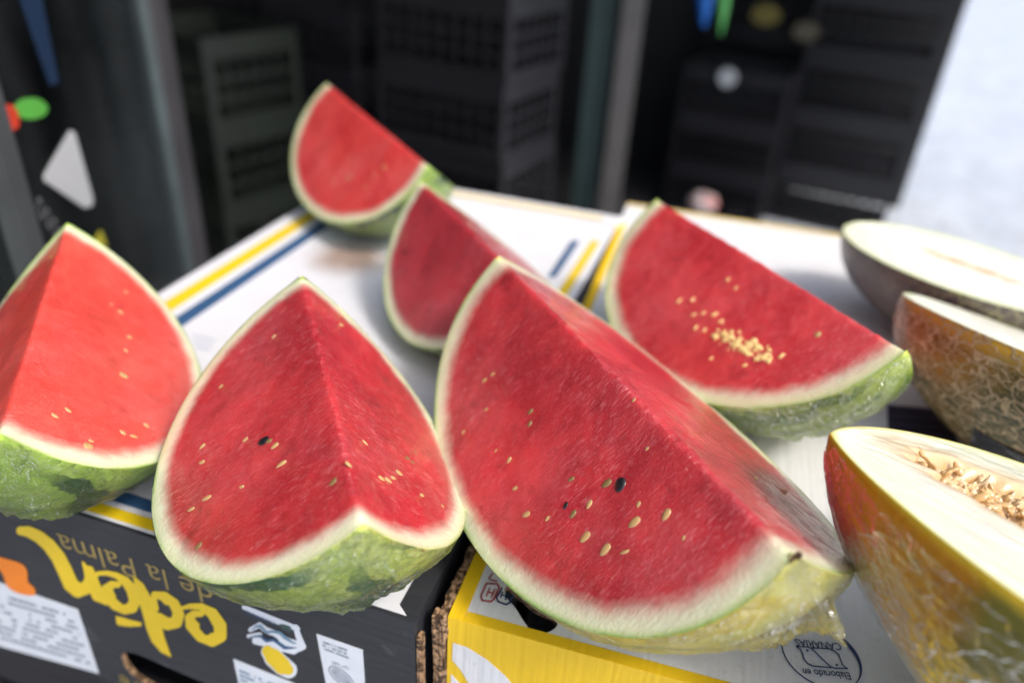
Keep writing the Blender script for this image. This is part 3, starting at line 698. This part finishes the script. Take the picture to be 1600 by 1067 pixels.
# second box
G2=(.46816,.01195,0); y2=.0446; ex2=(math.cos(y2),math.sin(y2),0); ey2=(-math.sin(y2),math.cos(y2),0)
T2=Plane(G2,ex2,(0,0,1)); F2=Plane(G2,ex2,(math.sin(y2),-math.cos(y2),0)); w2,d2=.45*S,.816*S
b2=empty('fruit_box',W3((G2[0],G2[1],-H_)),'white and yellow cardboard fruit box with a round navy stamp on top','cardboard box','fruit boxes used as a stand',Matrix.Rotation(y2,4,'Z'))
hole2=ppoly(T2,smooth_closed([(792,915),(812,930),(838,950),(862,962),(871,975),(858,986),(836,989),(822,975),(806,950),(790,930)],5))
OFF=WHITE2=board('white_creased_board',(.70,.71,.73),.28,axis=0).m
plate('top_panel',[(.0,TH+.0003),(w2,TH+.0003),(w2,d2),(0,d2)],[hole2],TH,[WHITE2,BROWN],b2,T2,lift=-.0002)
ydx=abs(T2.uv(722,968)[0]-T2.uv(704,963)[0])
ib=T2.uv(726,962)
strip('yellow_border',0,.0004,.0085,d2*.9,YEL,b2,T2,.0002)
strip('yellow_border',.0088,.0004,w2,.0065,YEL,b2,T2,.0002)
strip('yellow_border',0,d2-.010,w2,d2-.001,CREAM,b2,T2,.0002)
plate('front_panel',[(0,-h),(w2,-h),(w2,-.0002),(0,-.0002)],[],TH,[YEL],b2,F2,lift=0)
quad('white_swoosh',F2,[(708,1003),(730,1010),(762,1030),(790,1055),(815,1085),(830,1110),(760,1110),(735,1070),(720,1045),(707,1030)],OFF,b2,.0004)
quad('white_swoosh',F2,[(705,1052),(722,1070),(735,1095),(705,1095)],OFF,b2,.0004)
link('side_panel',box_mesh('side_panel',[(0,TH+.0004,0,TH,d2-TH,h-TH-.001)]),BLK,b2); link('side_panel',box_mesh('side_panel',[(w2-TH,TH+.0004,0,w2,d2-TH,h-TH-.001)]),WHITE2,b2)
link('back_panel',box_mesh('back_panel',[(0,d2-TH+.0004,0,w2,d2,h-TH-.001)]),YEL,b2)
# torn brown corner of the corrugated board
def ragged(name,x0,y0,x1,y1,z0,z1,parent,amp=.0012):
    bm=bmesh.new(); g=bmesh.ops.create_cube(bm,size=1)['verts']
    for v in g: v.co=Vector(((x0+x1)/2+v.co.x*(x1-x0),(y0+y1)/2+v.co.y*(y1-y0),(z0+z1)/2+v.co.z*(z1-z0)))
    bmesh.ops.subdivide_edges(bm,edges=bm.edges[:],cuts=14,use_grid_fill=True)
    for v in bm.verts: v.co+=Vector((noise.noise(v.co*400),noise.noise(v.co*400+Vector((9,0,0))),noise.noise(v.co*300+Vector((0,9,0)))))*amp
    me=bpy.data.meshes.new(name); bm.to_mesh(me); bm.free(); return link(name,me,BROWN,parent)
ragged('torn_edge',-.0085,-.0012,-.0008,.006,0,h-.002,b2,.0022)
ragged('torn_edge',-.0055,.0065,.0002,.075,h-.006,h-.0015,b2,.0025)
# stamp
Z4=lambda x,y:(1180+x/7.27,950+y/7.27)
ell=[]
for t in np.linspace(0,2*PI,60):
    # slanted ellipse through the surveyed extremes
    X=750+455*math.cos(t)*.985+0*math.sin(t); Y=560+ 150*math.cos(t)+330*math.sin(t)
    tt=(math.sin(t-1.0)+1)/2
    ell.append((X,Y,14+30*max(0,-math.sin(t-.45))))
sdf_print('stamp_ring',[ell],T2,NAVY,b2,7,.0005,conv=Z4)
sdf_print('stamp_birds',[[(462,438,12),(520,442,13),(590,444,13),(640,462,14),(700,520,14),(780,600,14),(860,672,14),(900,685,14),(980,686,14),(1050,689,12)],
 [(465,440,12),(510,470,14),(535,520,16),(550,580,16),(590,630,16),(650,660,15),(740,668,14),(860,678,13)],
 [(650,456,14),(740,458,14),(840,466,15),(900,490,15),(945,530,16),(968,590,15),(990,650,14),(1048,690,10)],[(588,482,24),(592,484,24)],[(922,646,24),(926,648,24)]],T2,NAVY,b2,4,.0005,conv=Z4)
text_on('stamp_lettering','CANARIAS',Z4(958,405),Z4(440,352),T2,NAVY,b2,.0005,hscale=1.25,offset=.012)
text_on('stamp_lettering','Elaborado en',Z4(1065,735),Z4(530,688),T2,NAVY,b2,.0005,hscale=1.3,offset=.012)
# red and blue frames near the hand hole (letter H in rounded squares)
Z5=lambda x,y:(680+x/4.7,840+y/4.7)
sdf_print('red_mark',[[(375,338,14),(335,430,14),(345,462,14),(410,470,14),(432,450,14),(470,365,14),(455,340,14),(375,338,14)],[(400,370,11),(375,430,11)],[(385,400,11),(425,408,11)],[(438,380,11),(412,440,11)]],T2,REDI,b2,4,.0004,conv=Z5)
sdf_print('blue_mark',[[(490,372,13),(450,440,13),(460,470,13),(520,492,13),(545,480,13),(570,420,13)],[(495,400,11),(480,440,11)],[(490,420,11),(525,435,11)],[(530,415,11),(515,455,11)]],T2,NAVY,b2,4,.0004,conv=Z5)
sdf_print('red_mark',[[(395,300,12),(420,265,12)],[(405,310,12),(450,320,12)]],T2,REDI,b2,4,.0004,conv=Z5)
# dark barcode-like print between the melons
quad('dark_print',T2,[(1386,632),(1480,640),(1500,700),(1388,690)],plain('dark_print',(.05,.045,.09),.5,.3,200),b2,.0003)
for k in range(4):
    quad('dark_print',T2,[(1388,640+13*k),(1484,648+13*k),(1485,652+13*k),(1388,644+13*k)],plain('darker_print',(.015,.014,.035),.5,.3,200),b2,.0006)
# ------------------------------------------------------------------ crates
CR_M=plain('black_plastic',(.016,.016,.020),.36,.3,14,bump=.3)
CR_G=plain('green_plastic',(.007,.011,.008),.45,.25,14)
def crate_parts(w,d,h):
    t=.012; rim=[(0,0,h-.028,w,t,h),(0,d-t,h-.028,w,d,h),(0,t,h-.028,t,d-t,h),(w-t,t,h-.028,w,d-t,h)]
    P={'rim':[rim]}
    sides=[]
    def lattice(n,horizontal,fn):
        B=[]
        z0,z1=.018,h-.029
        B.append(fn(0,0,1,.0178/h*h)); 
        return B
    def side(axis,pos):
        B=[]; L=w if axis==0 else d; s0=0 if axis==0 else t+.0005; s1=L-s0
        def bar(a0,z0,a1,z1,dp=t):
            if axis==0:
                y0=pos if pos==0 else pos-dp; B.append((a0,y0,z0,a1,y0+dp,z1))
            else:
                x0=pos if pos==0 else pos-dp; B.append((x0,a0,z0,x0+dp,a1,z1))
        bar(s0,0,s1,.03); 
        nrow=3; zz=[.03+(h-.06-.03)*k/nrow for k in range(1,nrow)]
        for z in zz: bar(s0+.02,z-.006,s1-.02,z+.006,.007)
        bar(s0,.0305,s0+.02,h-.0285); bar(s1-.02,.0305,s1,h-.0285)
        n=int((L-.06)/.045)
        for k in range(1,n): a=s0+.02+(s1-s0-.04)*k/n; bar(a-.005,.0305,a+.005,h-.0605,.0055)
        bar(s0+.0205,h-.060,s1-.0205,h-.0285,.0078)
        return B
    P['side_panel']=[side(0,0),side(0,d),side(1,0),side(1,w)]
    P['floor_panel']=[[(t+.001,t+.001,.002,w-t-.001,d-t-.001,.010)]]
    return P
CM={}
def crate_kind(key,w,d,h,mat):
    L=[]
    for nm,gs in crate_parts(w,d,h).items():
        for g in gs:
            me=box_mesh(nm,g); me.materials.append(mat); L.append((nm,me))
    CM[key]=(L,h,w,d)
crate_kind('A',.42,.34,.208,CR_M); crate_kind('B',.46,.36,.235,CR_M); crate_kind('G',.42,.34,.26,CR_G); crate_kind('P',.40,.60,.22,CR_M)
def crate(key,loc,rz,label,group):
    if len(label.split())>16: print('LONG',label)
    o=empty('plastic_crate',loc,label,'crate',group,Matrix.Rotation(rz,4,'Z'))
    for nm,me in CM[key][0]:
        p=bpy.data.objects.new(nm,me); C.objects.link(p); p.parent=o
    return o
def ord_(k,n):
    if k==n-1: return 'topmost'
    if k==0: return 'lowest'
    return ['','second','third','fourth','fifth','sixth'][k]+' from the ground'
def stack(key,x,y,rz,n,where,group):
    hh=CM[key][1]; out=[]
    for k in range(n):
        j=random.uniform(-.006,.006)
        out.append(crate(key,(x+j,y+random.uniform(-.006,.006),hh*k*.985+.001),rz+random.uniform(-.02,.02),
            f"{'dark green' if key=='G' else 'black'} plastic crate {where}, {ord_(k,n)}",group))
    return out
gp='crates stacked behind the fruit boxes'
sA_=stack('A',.17,3.02,-.28+.12,3,'in the low stack right of the beige post',gp)
stack('B',.62,3.12,-.16,5,'in the tall stack by the bright street',gp)
stack('B',.18,3.52,-.16,5,'in the stack behind the low one',gp)
stack('B',-.66,1.98,-.20,5,'in the big stack left of the green post',gp)
stack('A',-1.16,2.13,-.25,5,'in the stack directly behind the rearmost wedge',gp)
stack('G',-1.42,1.75,-.30,3,'beside the glass door frame',gp)
stack('B',-1.55,2.35,-.30,5,'in the dim stack farthest left',gp)
# crates carrying the boxes
for i,(xx,yy,ry,wh) in enumerate(((-.02,.003,0,'black lettered box'),(.388,.012,y2,'white and yellow box'))):
    hh=.22
    for k in range(3):
        crate('P',(xx,yy,H0-h-.0012-hh*(k+1)*.998),ry,f"black plastic crate under the {wh}, {['topmost','middle','lowest'][k]} of its pile",'crates carrying the fruit boxes')
# ------------------------------------------------------------------ things on the crates
def blob(name,loc,r,mat,label,cat,sc=(1,1,1),group=None):
    bm=bmesh.new(); bmesh.ops.create_icosphere(bm,subdivisions=4,radius=r)
    for v in bm.verts:
        v.co*=1+.18*noise.fractal(v.co*18+Vector(loc),1,2,3); v.co.x*=sc[0];v.co.y*=sc[1];v.co.z*=sc[2]
    me=bpy.data.meshes.new(name); bm.to_mesh(me); bm.free(); me.polygons.foreach_set('use_smooth',[True]*len(me.polygons))
    o=link(name,me,mat); o.location=loc; return tag(o,label,cat,group)
# surveyed at their real distance
def at(px,py,dist):
    d_=ray(px,py); hl=math.hypot(d_.x,d_.y); p=Vector((CO.x*S,CO.y*S,CO.z*S+H0))+d_*(dist/hl); return p
# bag: blue and green two part
def bag(px,py,dist):
    p=at(px,py,dist); root=empty('plastic_bag',p,'blue and green plastic bag hanging down over the low crate stack','bag')
    for nm,mat,dx,wd,ht in (('blue_side',plain('blue_plastic',(.01,.16,.62),.35,.1,20),-.035,.055,.13),('green_side',plain('green_bag_plastic',(.12,.50,.12),.35,.1,20),.03,.035,.15)):
        vs=[];fs=[];A,B=16,10
        for side in (0,1):
            for i in range(A+1):
                for k in range(B+1):
                    t=i/A; s_=k/B*2-1; ww=wd*(1-t**2.5*.8); yy=(.02*(1-s_*s_)*(1 if side else -1))*(1-t*.5)
                    vs.append((dx+s_*ww*.7+.03*t+.004*noise.noise(Vector((t*6,s_*3,side))),yy,.15-t*(ht+.15)*1.0+.006*noise.noise(Vector((s_*5,t,2)))))
        for side in (0,1):
            o_=side*(A+1)*(B+1)
            for i in range(A):
                for k in range(B):
                    q0=o_+i*(B+1)+k; fs.append((q0,q0+1,q0+B+2,q0+B+1))
        link(nm,mesh(nm,vs,fs,True),mat,root)
bag(1112,-20,3.0)
def disc_sticker(px,py,dist,r,mat,label,name='round_sticker',shape=None):
    p=at(px,py,dist); bm=bmesh.new()
    bmesh.ops.create_cone(bm,cap_ends=True,segments=32,radius1=r,radius2=r,depth=.002)
    bmesh.ops.rotate(bm,verts=bm.verts,cent=(0,0,0),matrix=Matrix.Rotation(PI/2,3,'X'))
    me=bpy.data.meshes.new(name); bm.to_mesh(me); bm.free(); o=link(name,me,mat); o.location=p; o.rotation_euler.z=-.16
    if shape: o.scale=shape
    return tag(o,label,'sticker')
PALE=plain('pale_paper',(.55,.58,.60),.5,.1,60); OCH=plain('ochre_paper',(.17,.14,.03),.5,.3,60)
disc_sticker(1137,122,3.17,.036,PALE,'round pale sticker on the front of the low crate stack')
disc_sticker(1197,24,3.30,.055,OCH,'dull yellow label on the tall crate stack near the top','paper_label',(1,1,.7))
disc_sticker(1260,50,3.30,.05,plain('dim_paper',(.09,.08,.05),.6,.2,60),'faded brownish label on the tall crate stack','paper_label',(1,1,.7))
pk=at(1098,318,3.0); PINK=M('pink_white_skin'); PINK.set(col=PINK.ramp(PINK.noise(25,3),[(.45,(.75,.66,.64)),(.6,(.62,.22,.20))]),rough=.5)
pk=at(1098,316,2.86); blob('onion',(pk.x,pk.y,pk.z),.05,PINK.m,'pale pink and white onion in front of the low crate stack','onion',(1.1,1,.75))
# ------------------------------------------------------------------ building: posts, glass door, shop front
METAL=plain('brushed_aluminium',(.15,.145,.155),.4,.35,5,bump=.2,metal=.6)
BEIGE=plain('beige_paint',(.17,.16,.155),.5,.25,8); GREENP=plain('grey_green_paint',(.07,.115,.11),.5,.25,8)
def post(px,dist,wx,wy,rz,mat,name,label,ptop=2.6):
    p=at(px,0,dist); p2=at(px,200,dist)
    me=box_mesh(name,[(-wx/2,-wy/2,0,wx/2,wy/2,ptop),(-wx/2-.006,-wy/2-.006,0,wx/2+.006,wy/2+.006,.05)],.004)
    o=link(name,me,mat); o.location=(p.x,p.y,0.0); o.rotation_euler.z=rz; return tag(o,label,'post')
post(945,2.95,.085,.06,.1,GREENP,'door_post','grey green painted post between the crate stacks')
post(992,2.85,.075,.05,.1,BEIGE,'door_post','beige grey painted post right of the green one')
# glass door: stile, pane, second stile
pA=at(228,0,1.30); pB=at(-34,190,.80)
dA=Vector((pA.x,pA.y,0)); dB=Vector((pB.x,pB.y,0)); dv=(dB-dA); Ld=dv.length; ang=math.atan2(dv.y,dv.x)
door=empty('glass_door',(dA.x,dA.y,0),'glass shop door with metal frame on the left, stickers on its pane','door',None,Matrix.Rotation(ang,4,'Z'))
link('stile',box_mesh('stile',[(-.032,-.02,.02,.032,.02,2.2)],.004),METAL,door)
link('stile',box_mesh('stile',[(-.050,-.012,.02,-.0325,.012,2.2)],.002),plain('dark_rubber',(.03,.03,.035),.5,.2,20),door)
link('glazing_bead',box_mesh('glazing_bead',[(.0325,-.012,.02,.048,.012,2.2)],.002),plain('grey_bead',(.10,.13,.14),.4,.3,10),door)
link('stile',box_mesh('stile',[(Ld-.02,-.018,.02,Ld+.02,.018,2.2)],.004),plain('dark_grey_metal',(.075,.085,.09),.45,.3,10),door)
link('rail',box_mesh('rail',[(.0485,-.014,.02,Ld-.0205,.014,.12)],.003),METAL,door)
gl=M('door_glass'); gl.n.remove(gl.b)
g=gl.node('ShaderNodeBsdfGlossy'); g.inputs['Roughness'].default_value=.04
t=gl.node('ShaderNodeBsdfTransparent'); t.inputs['Color'].default_value=(.55,.66,.66,1)
fr=gl.node('ShaderNodeFresnel'); fr.inputs['IOR'].default_value=1.5
df=gl.node('ShaderNodeBsdfDiffuse'); df.inputs['Color'].default_value=(.35,.38,.40,1)
mx=gl.node('ShaderNodeMixShader'); gl.lk(fr.outputs[0],mx.inputs[0]); gl.lk(t.outputs[0],mx.inputs[1]); gl.lk(g.outputs[0],mx.inputs[2])
mx2=gl.node('ShaderNodeMixShader'); gl.lk(gl.math('MULTIPLY',gl.ramp(gl.noise(1,3,.55,vec=gl.co((4,4,1.6))),[(.30,0.0),(.85,1.0)]),.12),mx2.inputs[0]); gl.lk(mx.outputs[0],mx2.inputs[1]); gl.lk(df.outputs[0],mx2.inputs[2]); gl.lk(mx2.outputs[0],gl.out.inputs[0])  # upright diffuse streaks imitate reflections in the pane
link('glass_pane',box_mesh('glass_pane',[(.049,-.003,.121,Ld-.021,.003,2.2),(Ld+.021,-.003,.12,Ld+.2,.003,2.2)]),gl.m,door)
# stickers and one painted reflection on the pane, surveyed on the pane plane
nrm=Vector((math.sin(ang),-math.cos(ang),0)); 
if nrm.dot(Vector((CO.x*S,CO.y*S,0))-dA)<0: nrm=-nrm
def pane_pt(px,py,off=.004):
    o=Vector((CO.x*S,CO.y*S,CO.z*S+H0)); d_=ray(px,py); pp=Vector((dA.x,dA.y,0))+nrm*off; t=(pp-o).dot(nrm)/d_.dot(nrm); return o+d_*t
def pane_sticker(name,pts,mat,label,cat='sticker',off=.0045):
    P=[pane_pt(*p,off) for p in pts]; c0=sum(P,Vector())/len(P); n=len(P)
    vs=[p-c0 for p in P]+[p-c0-nrm*.0008 for p in P]; fs=[tuple(range(n)),tuple(range(2*n-1,n-1,-1))]+[(i,(i+1)%n,(i+1)%n+n,i+n) for i in range(n)]
    o=link(name,mesh(name,vs,fs),mat); o.location=c0; return tag(o,label,cat)
pane_sticker('leaf_sticker',smooth_closed([(24,168),(35,156),(58,154),(74,166),(70,180),(50,187),(32,183)],4),plain('leaf_green',(.10,.42,.06),.5,.1,30),'green leaf shaped sticker on the glass door')
pane_sticker('fruit_sticker',smooth_closed([(8,168),(18,164),(28,176),(30,196),(20,204),(8,192)],4),plain('sticker_red',(.60,.05,.02),.5,.1,30),'small red sticker on the glass door under the green leaf')
pane_sticker('triangle_sticker',[(110,204),(117,207),(146,312),(144,322),(132,325),(70,283),(70,273)],plain('sticker_white',(.50,.52,.54),.5,.05,30),'white triangular sticker on the glass door')
pane_sticker('yellow_sticker',[(146,380),(158,360),(168,385)],plain('sticker_yellow',(.45,.42,.03),.5,.1,30),'tiny yellow sticker low on the glass door')
pane_sticker('blue_strip',[(18,-40),(58,-40),(92,130),(78,134)],plain('reflection_blue',(.006,.022,.06),.5,.1,30),'dark blue reflection painted across the upper glass door')  # a reflection in the glass, painted as a thin blue sheet
# pale lettering along the door
cu_pts=[(58,318),(98,372)]
a_=pane_pt(*cu_pts[0]); b_=pane_pt(*cu_pts[1])
lett=[]
for k in range(7):
    t=k/7; x0=58+40*t; y0=318+54*t
    pass
ex=(b_-a_); Ll=ex.length; ex.normalize(); ey=nrm.cross(ex); vs=[];fs=[]
for k in range(7):
    x0=Ll*k/7; x1=Ll*(k+.62)/7; hh=Ll*.13
    for (c0,c1,e0,e1) in ((x0,x0+Ll*.018,-hh,hh),(x0+Ll*.02,x1,-hh,-hh*.6)) if k%2 else ((x0,x0+Ll*.018,-hh,hh),(x0+Ll*.02,x1,hh*.6,hh)):
        n0=len(vs); vs+=[ex*c0+ey*e0,ex*c1+ey*e0,ex*c1+ey*e1,ex*c0+ey*e1]; fs.append((n0,n0+1,n0+2,n0+3))
o=link('pane_lettering',mesh('pane_lettering',vs,fs),plain('lettering_grey',(.30,.32,.34),.5,.2,200)); o.location=a_; tag(o,'small pale lettering on the glass door below the white triangle','lettering')
# shop interior and facade
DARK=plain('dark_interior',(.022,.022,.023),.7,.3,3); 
def struct(name,boxes,mat,loc=(0,0,0),rz=0,kind=None,label=None,cat=None):
    o=link(name,box_mesh(name,boxes),mat); o.location=loc; o.rotation_euler.z=rz
    if kind: tag(o,kind=kind)
    if label: tag(o,label,cat)
    return o
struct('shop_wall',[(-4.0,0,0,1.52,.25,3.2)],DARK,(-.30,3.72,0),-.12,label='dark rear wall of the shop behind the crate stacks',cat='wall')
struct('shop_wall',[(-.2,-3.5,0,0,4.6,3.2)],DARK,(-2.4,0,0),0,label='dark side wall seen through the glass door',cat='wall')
struct('added_awning',[(-2.4,1.6,2.25,2.2,4.4,2.33)],plain('added_awning_fabric',(.06,.07,.08),.7,.2,5),(0,0,0),0,label='dark unseen awning added to shade the crate stacks, out of frame above',cat='awning')  # added out of view to keep sun off the crates
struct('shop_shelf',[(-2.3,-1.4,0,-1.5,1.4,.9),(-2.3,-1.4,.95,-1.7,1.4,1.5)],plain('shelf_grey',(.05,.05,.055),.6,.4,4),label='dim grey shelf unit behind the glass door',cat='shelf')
struct('added_upper_storeys',[(-6,-4,2.75,-.75,4.3,9)],plain('added_storeys_plaster',(.30,.29,.27),.8,.2,2),label='unseen upper storeys added above the door to block sky light from the left',cat='building')  # unseen mass added to cut the sky light from the left
# ground
gm=M('street_paving')
v=gm.vor(7,'F1',out='Color'); e=gm.vor(7,'DISTANCE_TO_EDGE'); c=gm.mix(gm.ramp(e,[(.01,1.0),(.05,0.0)]),gm.mix(gm.math('MULTIPLY',gm.ramp(v,[(0,0.0),(1,1.0)]),.5),(.62,.67,.74),(.28,.33,.40)),(.42,.44,.47))
c=gm.mix(gm.math('MULTIPLY',gm.ramp(gm.noise(.8,4),[(.4,0.0),(.7,1.0)]),.3),c,(.44,.47,.52))
gm.set(col=c,rough=.55,nrm=gm.bump(gm.ramp(e,[(.0,0.0),(.06,1.0)]),.4,.004))
tag(link('street',mesh('street',[(-60,-60,0),(60,-60,0),(60,90,0),(-60,90,0)],[(0,1,2,3)]),gm.m),kind='structure')
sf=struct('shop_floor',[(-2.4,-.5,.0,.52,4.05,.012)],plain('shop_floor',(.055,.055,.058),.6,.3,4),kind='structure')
# ------------------------------------------------------------------ light
ELEV,AZ=math.radians(50),math.radians(112)    # azimuth from +Y towards +X
wd_=bpy.data.worlds.new("World"); bpy.context.scene.world=wd_; wd_.use_nodes=True
nt=wd_.node_tree; bg=nt.nodes['Background']; sky=nt.nodes.new('ShaderNodeTexSky'); sky.sky_type='NISHITA'; sky.sun_disc=False
sky.sun_elevation=ELEV; sky.sun_rotation=AZ; sky.air_density=1.0; sky.dust_density=4.0; sky.ozone_density=1.0
nt.links.new(sky.outputs[0],bg.inputs[0]); bg.inputs[1].default_value=.15
sl=bpy.data.lights.new('Sun','SUN'); sl.energy=1.5; sl.angle=math.radians(12); sl.color=(1,.96,.90)
so=bpy.data.objects.new('Sun',sl); C.objects.link(so)
dirv=Vector((math.sin(AZ)*math.cos(ELEV),math.cos(AZ)*math.cos(ELEV),math.sin(ELEV)))
so.rotation_euler=dirv.to_track_quat('Z','Y').to_euler(); so.location=(3,2,4)
# ------------------------------------------------------------------ camera
cd=bpy.data.cameras.new('Camera'); co_=bpy.data.objects.new('Camera',cd); C.objects.link(co_)
cd.sensor_width=36; cd.lens=36*CAM[6]/1600; cd.clip_start=.02; cd.clip_end=400
mt=Matrix(((CR.x,CU.x,-CF.x),(CR.y,CU.y,-CF.y),(CR.z,CU.z,-CF.z))).to_4x4(); mt.translation=W3(CO); co_.matrix_world=mt
cd.dof.use_dof=True; cd.dof.focus_distance=.375; cd.dof.aperture_fstop=3.2
sc=bpy.context.scene; sc.camera=co_
sc.view_settings.view_transform='Standard'; sc.view_settings.look='None'; sc.view_settings.exposure=0.68; sc.view_settings.gamma=1; sc.view_settings.use_curve_mapping=False
sc.cycles.transparent_max_bounces=16; sc.cycles.max_bounces=6
